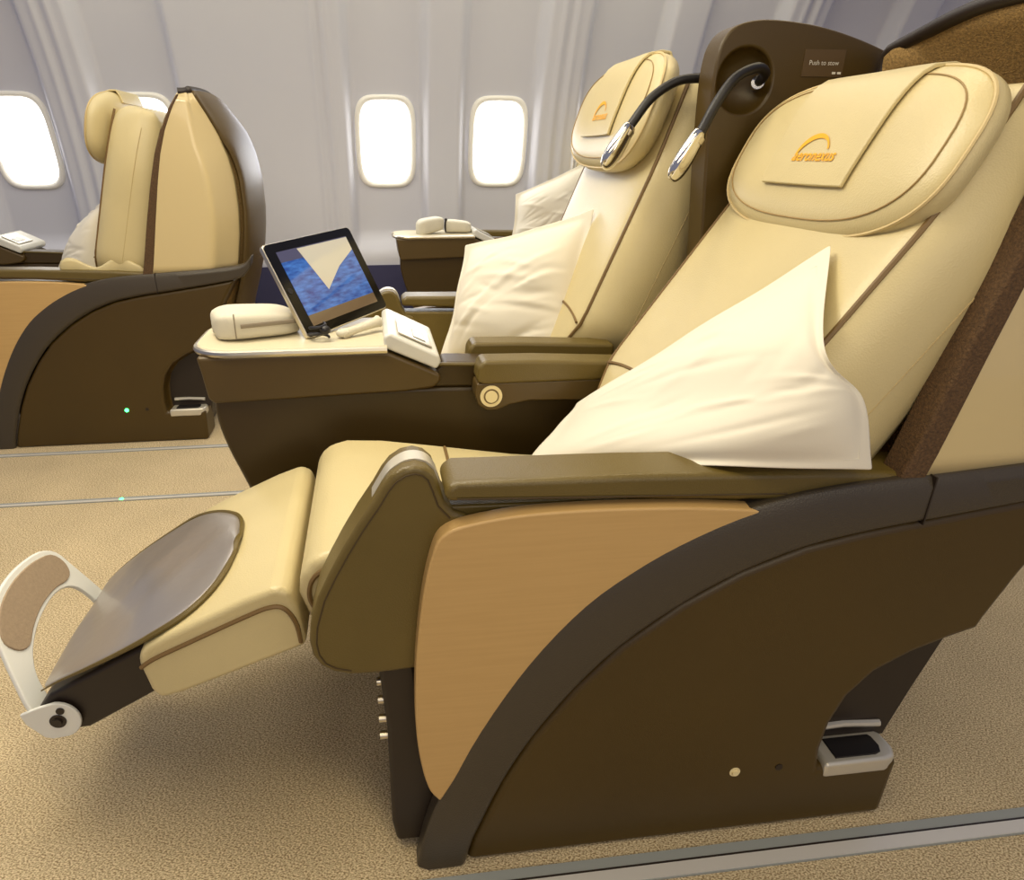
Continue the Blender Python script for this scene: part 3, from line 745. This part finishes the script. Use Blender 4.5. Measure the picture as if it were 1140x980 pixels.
# ------------------------------------------------------------------ tablet on the near console
def tablet():
    global ORG
    BL = Vector((-.131, 1.307, .6695)); ux = Vector((.158, .222, .012)); W = ux.length; ux.normalize()
    up = Vector((-.0775, .050, .172)); H = up.length; up.normalize()
    up = (up-ux*up.dot(ux)).normalized(); nn = ux.cross(up)
    if nn.y > 0: nn = -nn
    ORG = tuple(BL+ux*W/2)
    r = empty('tablet', ORG, 'black tablet with a blue sea picture leaning upright on the console table', 'tablet')
    def P(s, t, h): return tuple(BL+ux*s+up*t+nn*h)
    def plate(s0, t0, s1, t1, h0, h1, rad=.01):
        pts = []
        for cx, cy, a0 in ((s1-rad, t1-rad, 0), (s0+rad, t1-rad, 90), (s0+rad, t0+rad, 180), (s1-rad, t0+rad, 270)):
            for k in range(6):
                a = radians(a0+18*k); pts.append((cx+rad*cos(a), cy+rad*sin(a)))
        return loft([[P(x, y, h0) for x, y in pts], [P(x, y, h1) for x, y in pts]])
    link('tablet_body', *plate(0, 0, W, H, -.011, 0), SILVER, r, bevel=.0025, seg=2)
    link('tablet_glass', *plate(.002, .002, W-.002, H-.002, .0, .0015), GLASSB, r)
    a, b = .026, .020
    link('screen_picture', *plate(a, b+.022, W-a, H-b-.022, .0016, .0022, .001), OCEAN, r)
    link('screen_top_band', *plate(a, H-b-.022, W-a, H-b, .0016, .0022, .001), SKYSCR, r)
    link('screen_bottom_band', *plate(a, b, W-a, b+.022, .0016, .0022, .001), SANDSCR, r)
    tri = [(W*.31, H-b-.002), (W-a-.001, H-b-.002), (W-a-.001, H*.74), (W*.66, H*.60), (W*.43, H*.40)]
    link('screen_reflection_patch', *loft([[P(x, y, .0022) for x, y in tri], [P(x, y, .0027) for x, y in tri]]), PALESCR, r)  # reflection of the window wall, painted on as a pale glowing shape
    link('home_button', *disc(P(.012, H*.5, .0015), tuple(nn), .006, .0012, 20), BLACK, r)
    # little prop behind
    v, f = loft([[P(W*.3, H*.55, -.012), P(W*.7, H*.55, -.012), P(W*.7, H*.50, -.013), P(W*.3, H*.50, -.013)], [P(W*.3, .02, -.06), P(W*.7, .02, -.06), P(W*.7, .012, -.056), P(W*.3, .012, -.056)]])
    ORG = (0, 0, 0)
tablet()

# ------------------------------------------------------------------ amenity kits and small things
def kit(label, c, L, Wd, Hh, rz, group, tilt=0., zipper=True):
    global ORG
    ORG = (0, 0, 0)
    r = empty('amenity_kit', c, label, 'pouch', group, rz)
    rings = []
    for i in range(13):
        k = -1+2*i/12
        e = (1-abs(k)**5)**.5 if abs(k) < 1 else 0
        e = max(e, .55)
        hh = Hh*(1-.22*(k+1)/2)
        ring = []
        for j in range(20):
            s, t = squircle(2*pi*j/20, 4.5)
            ring.append((k*L/2, s*Wd/2*e, hh/2*(1+t*(.92 if t > 0 else 1)*(e if t > 0 else 1))+tilt*k))
        rings.append(ring)
    v, f = loft(rings)
    o = link('pouch_body', v, f, KITC, r, raw=True, sub=1)
    zp = [(k*L/2*.95, -Wd/2*1.005, Hh*.5+tilt*k) for k in [-.5+1.4*i/10 for i in range(11)]]
    if zipper:
        v, f = tube(zp, .0028, 6, flat=1.6); link('zip', v, f, STITCHG, r, raw=True)
        v, f = box((L*.44, -Wd/2-.012, Hh*.25), (L*.46, -Wd/2-.004, Hh*.55)); link('zip_pull', v, f, SILVER, r, raw=True, bevel=.001)
        v, f = tube([(-L*.30, -Wd/2*1.0, Hh*.12), (-L*.30, -Wd/2*1.01, Hh*.9)], .0012, 5); link('side_seam', v, f, STITCHG, r, raw=True)
    return r
STITCHG = mat('zip_grey', (140, 128, 108), .6)
kit('flat cream zip pouch lying on the console table left of the tablet', (-.240, 1.375, .668), .168, .125, .062, radians(20), 'cream zip pouches')
kit('cream pouch tipped up on the window console, left of the two', (.262, 3.19, .671), .125, .09, .078, radians(14), 'cream zip pouches', .016, False)
kit('cream pouch lying flat on the window console, right of the two', (.392, 3.21, .671), .125, .085, .062, radians(-6), 'cream zip pouches', 0, False)

def small(name, label, cat, builder, m, **k):
    global ORG
    v, f = builder
    c = [sum(p[i] for p in v)/len(v) for i in range(3)]; c[2] = min(p[2] for p in v)
    o = link(name, [tuple(p[i]-c[i] for i in range(3)) for p in v], f, m, None, raw=True, **k)
    o.location = c; tag(o, label, cat); return o
small('clip', 'tiny black clip between the two pouches on the window console', 'clip', join(puck(lambda s, t, h: (.335+s, 3.19+h, .700+t), .007, .029, .006, .006, 2, 2, na=12, nr=4), disc((.335, 3.185, .728), (0, -1, 0), .006, .006, 12)), BLACK)
small('earphones', 'dark coiled earphone with shiny bud in front of the tablet corner', 'earphones', join(tube(smooth_path([(-.112+.020*cos(a*.9)*(1-a*.02), 1.302+.014*sin(a*.9), .674+.0018*a) for a in [i*.7 for i in range(22)]], 3), .0028, 6), puck(lambda s, t, h: (-.098+s, 1.292+t, .690+h), .010, .009, .009, .009, 2, 2, na=16, nr=5)), BLACK)
small('plastic_clip', 'cream plastic clip lying on the table beside the tablet', 'clip', join(tube(smooth_path([(-.068, 1.315, .675), (-.045, 1.325, .680), (-.018, 1.345, .684), (.004, 1.365, .688)], 4), lambda t: .0075+.005*abs(2*t-1)**2, 10), puck(lambda s, t, h: (-.066+s, 1.314+t, .678+h), .014, .012, .008, .008, 2, 2.2, na=16, nr=5)), KITC)

# ------------------------------------------------------------------ cabin
def wall_y(z):
    zc, R = .60, 2.25
    s = max(-.6, min(.95, (z-zc)/R)); s0 = .45/R
    return 3.60+R*(sqrt(1-s*s)-sqrt(1-s0*s0))
PITCH = .563; X0W = .09
def wall_off(x, z):
    """ribs between pairs of windows and a flat post between the two; bays are scooped back"""
    k = ((x-(X0W-PITCH/2))/(2*PITCH)) % 1.        # 0 at a rib centre
    d = min(k, 1-k)*2*PITCH                        # distance to rib centre
    e = abs(k-.5)*2*PITCH                          # distance to the post centre
    a = min(1, max(0, (d-.085)/.050)); a = a*a*(3-2*a)
    b = min(1, max(0, (e-.070)/.050)); b = b*b*(3-2*b)
    zz = min(1, max(0, (z-.52)/.10)); zz = zz*zz*(3-2*zz)
    ridge = .008*math.exp(-(d/.009)**2)-.010*math.exp(-((d-.030)/.012)**2)
    if X0W-1.5*PITCH < x < X0W-.5*PITCH: b = 0
    return a*b*.080*zz + ridge
xs = []
x = -2.6
while x < 3.4: xs.append(x); x += .010
zs = [.46+.03*i for i in range(56)]
V = [(x, wall_y(z)+wall_off(x, z), z) for z in zs for x in xs]
q = len(xs)
F = [[i*q+j, i*q+j+1, (i+1)*q+j+1, (i+1)*q+j] for i in range(len(zs)-1) for j in range(q-1)]
w = link('wall_back', V, F, WALLM, raw=True, ang=180); struct(w, 'curved grey white cabin sidewall with recessed window bays')
V = [(x, wall_y(.47)-.012-(.47-z)*.10*0, z) for z in (0, .465) for x in (-2.6, 3.4)]+[(-2.6, wall_y(.47)+.03, .465), (3.4, wall_y(.47)+.03, .465)]
w2 = link('baseboard_back', V, [[0, 1, 3, 2], [2, 3, 5, 4]], NAVY, raw=True); struct(w2, 'navy carpeted lower wall below the windows')

def window(i, xc):
    zc, hw, hh = 1.056, .128, .195
    lean = math.asin((zc-.60)/2.25)
    U = Vector((0, -sin(lean), cos(lean))); N = Vector((0, -cos(lean), -sin(lean)))
    y = wall_y(zc)+wall_off(xc+.0, zc)
    C = Vector((xc, y, zc))+N*.009
    P = lambda s, t, h: tuple(Vector((s, 0, 0))+U*t+N*h)
    na = 40
    ring = lambda a, b, h, n=4.2: [P(*(lambda c: (c[0]*a, c[1]*b))(squircle(2*pi*j/na, n)), h) for j in range(na)]
    rings = [ring(hw+.022, hh+.022, -.004), ring(hw+.018, hh+.018, .010), ring(hw+.008, hh+.008, .013), ring(hw, hh, .009), ring(hw-.006, hh-.006, -.002)]
    o = link('window_%d' % i, *loft(rings, cap=False), FRAMEW, raw=True, ang=60); o.location = C; struct(o, 'rounded cabin window with a white frame')
    r2 = ring(hw-.004, hh-.004, .002)
    pn = link('pane', r2, [list(range(na))], PANE, o, raw=True, smooth=False)
    # lower edge line of the shade
    link('shade_edge', *tube([P(-hw*.9, hh*.62, .004), P(hw*.9, hh*.62, .004)], .0012, 5), FRAMEW, o, raw=True)
for i, xc in enumerate([X0W-3*PITCH, X0W-2*PITCH, X0W, X0W+PITCH, X0W+2*PITCH, X0W+3*PITCH]): window(i+1, xc)

v, f = [(-4, -1.2, 0), (5, -1.2, 0), (5, 3.75, 0), (-4, 3.75, 0)], [[0, 1, 2, 3]]
fl = link('floor', v, f, CARPET, raw=True, smooth=False); struct(fl, 'beige woven cabin carpet')
def track(i, y, w, light=None):
    v, f = box((-4, y-w/2, 0), (5, y+w/2, .003))
    o = link('trim_%d' % i, v, f, STRIPG, raw=True); struct(o, 'seat track strip in the carpet')
    v, f = box((-4, y-w*.46, .003), (5, y+w*.02, .0045)); link('track_cover', v, f, STRIP, o, raw=True)
    v, f = box((-4, y+w*.04, .0025), (5, y+w*.10, .0042)); link('track_slot', v, f, DARK, o, raw=True)
    if light is not None:
        link('track_green_dot', *disc((light, y-.004, .004), (0, 0, 1), .006, .002, 12), LEDG, o, raw=True)  # small glowing green dot on the track cover
track(1, .650, .042); track(2, 1.993, .024, -.82); track(3, 2.390, .024)

# ------------------------------------------------------------------ light
sc = bpy.context.scene
wd = bpy.data.worlds.new('cabin_ambient'); sc.world = wd; wd.use_nodes = True
bg = wd.node_tree.nodes['Background']; bg.inputs['Color'].default_value = (.72, .74, 1.0, 1); bg.inputs['Strength'].default_value = .32
def area(name, p, tgt, size, power, col):
    l = bpy.data.lights.new(name, 'AREA'); l.shape = 'RECTANGLE'; l.size, l.size_y = size; l.energy = power; l.color = col
    o = bpy.data.objects.new(name, l); COL.objects.link(o); o.location = p
    o.rotation_euler = (Vector(tgt)-Vector(p)).to_track_quat('-Z', 'Y').to_euler(); return o
WARM = (1., .84, .52)
area('ceiling_light_aisle', (-.3, .45, 2.15), (.0, .75, 0), (2.6, .35), 23, WARM)
area('legroom_fill', (-.45, 1.25, 1.9), (-.25, 1.0, .4), (.7, .5), 13, (1., .94, .82))  # fill added to brighten the leg rest and cushion front
area('near_side_fill', (.4, -1.7, 1.75), (.2, 1.0, .5), (2.6, .7), 21, (1., .86, .62))  # unseen fill added on the camera side to lift the near faces
area('ceiling_light_centre', (.2, 1.7, 2.2), (.2, 1.5, 0), (3.0, .35), 20, WARM)
area('ceiling_light_far_aisle', (-.7, 2.4, 2.1), (-.7, 2.4, 0), (3.4, .25), 11, (1., .95, .90))
area('sidewall_wash', (.2, 3.0, 2.02), (.2, 3.45, 1.5), (3.2, .10), 11, (1., .92, .62))
area('daylight', (-.1, 3.35, 1.10), (-.1, 1.0, .5), (1.6, .35), 6, (.86, .90, 1.))

# ------------------------------------------------------------------ camera
cam = bpy.data.cameras.new('camera'); co = bpy.data.objects.new('camera', cam); COL.objects.link(co); sc.camera = co
cam.sensor_fit = 'HORIZONTAL'; cam.sensor_width = 36; cam.lens = 750/1140*36; cam.shift_x = (570-510)/1140; cam.shift_y = 0
cam.clip_start = .02
co.location = (0, 0, 1.0); co.rotation_euler = (radians(90-22.977), 0, radians(-7))
sc.view_settings.view_transform = 'Standard'; sc.view_settings.look = 'None'; sc.view_settings.exposure = -.08
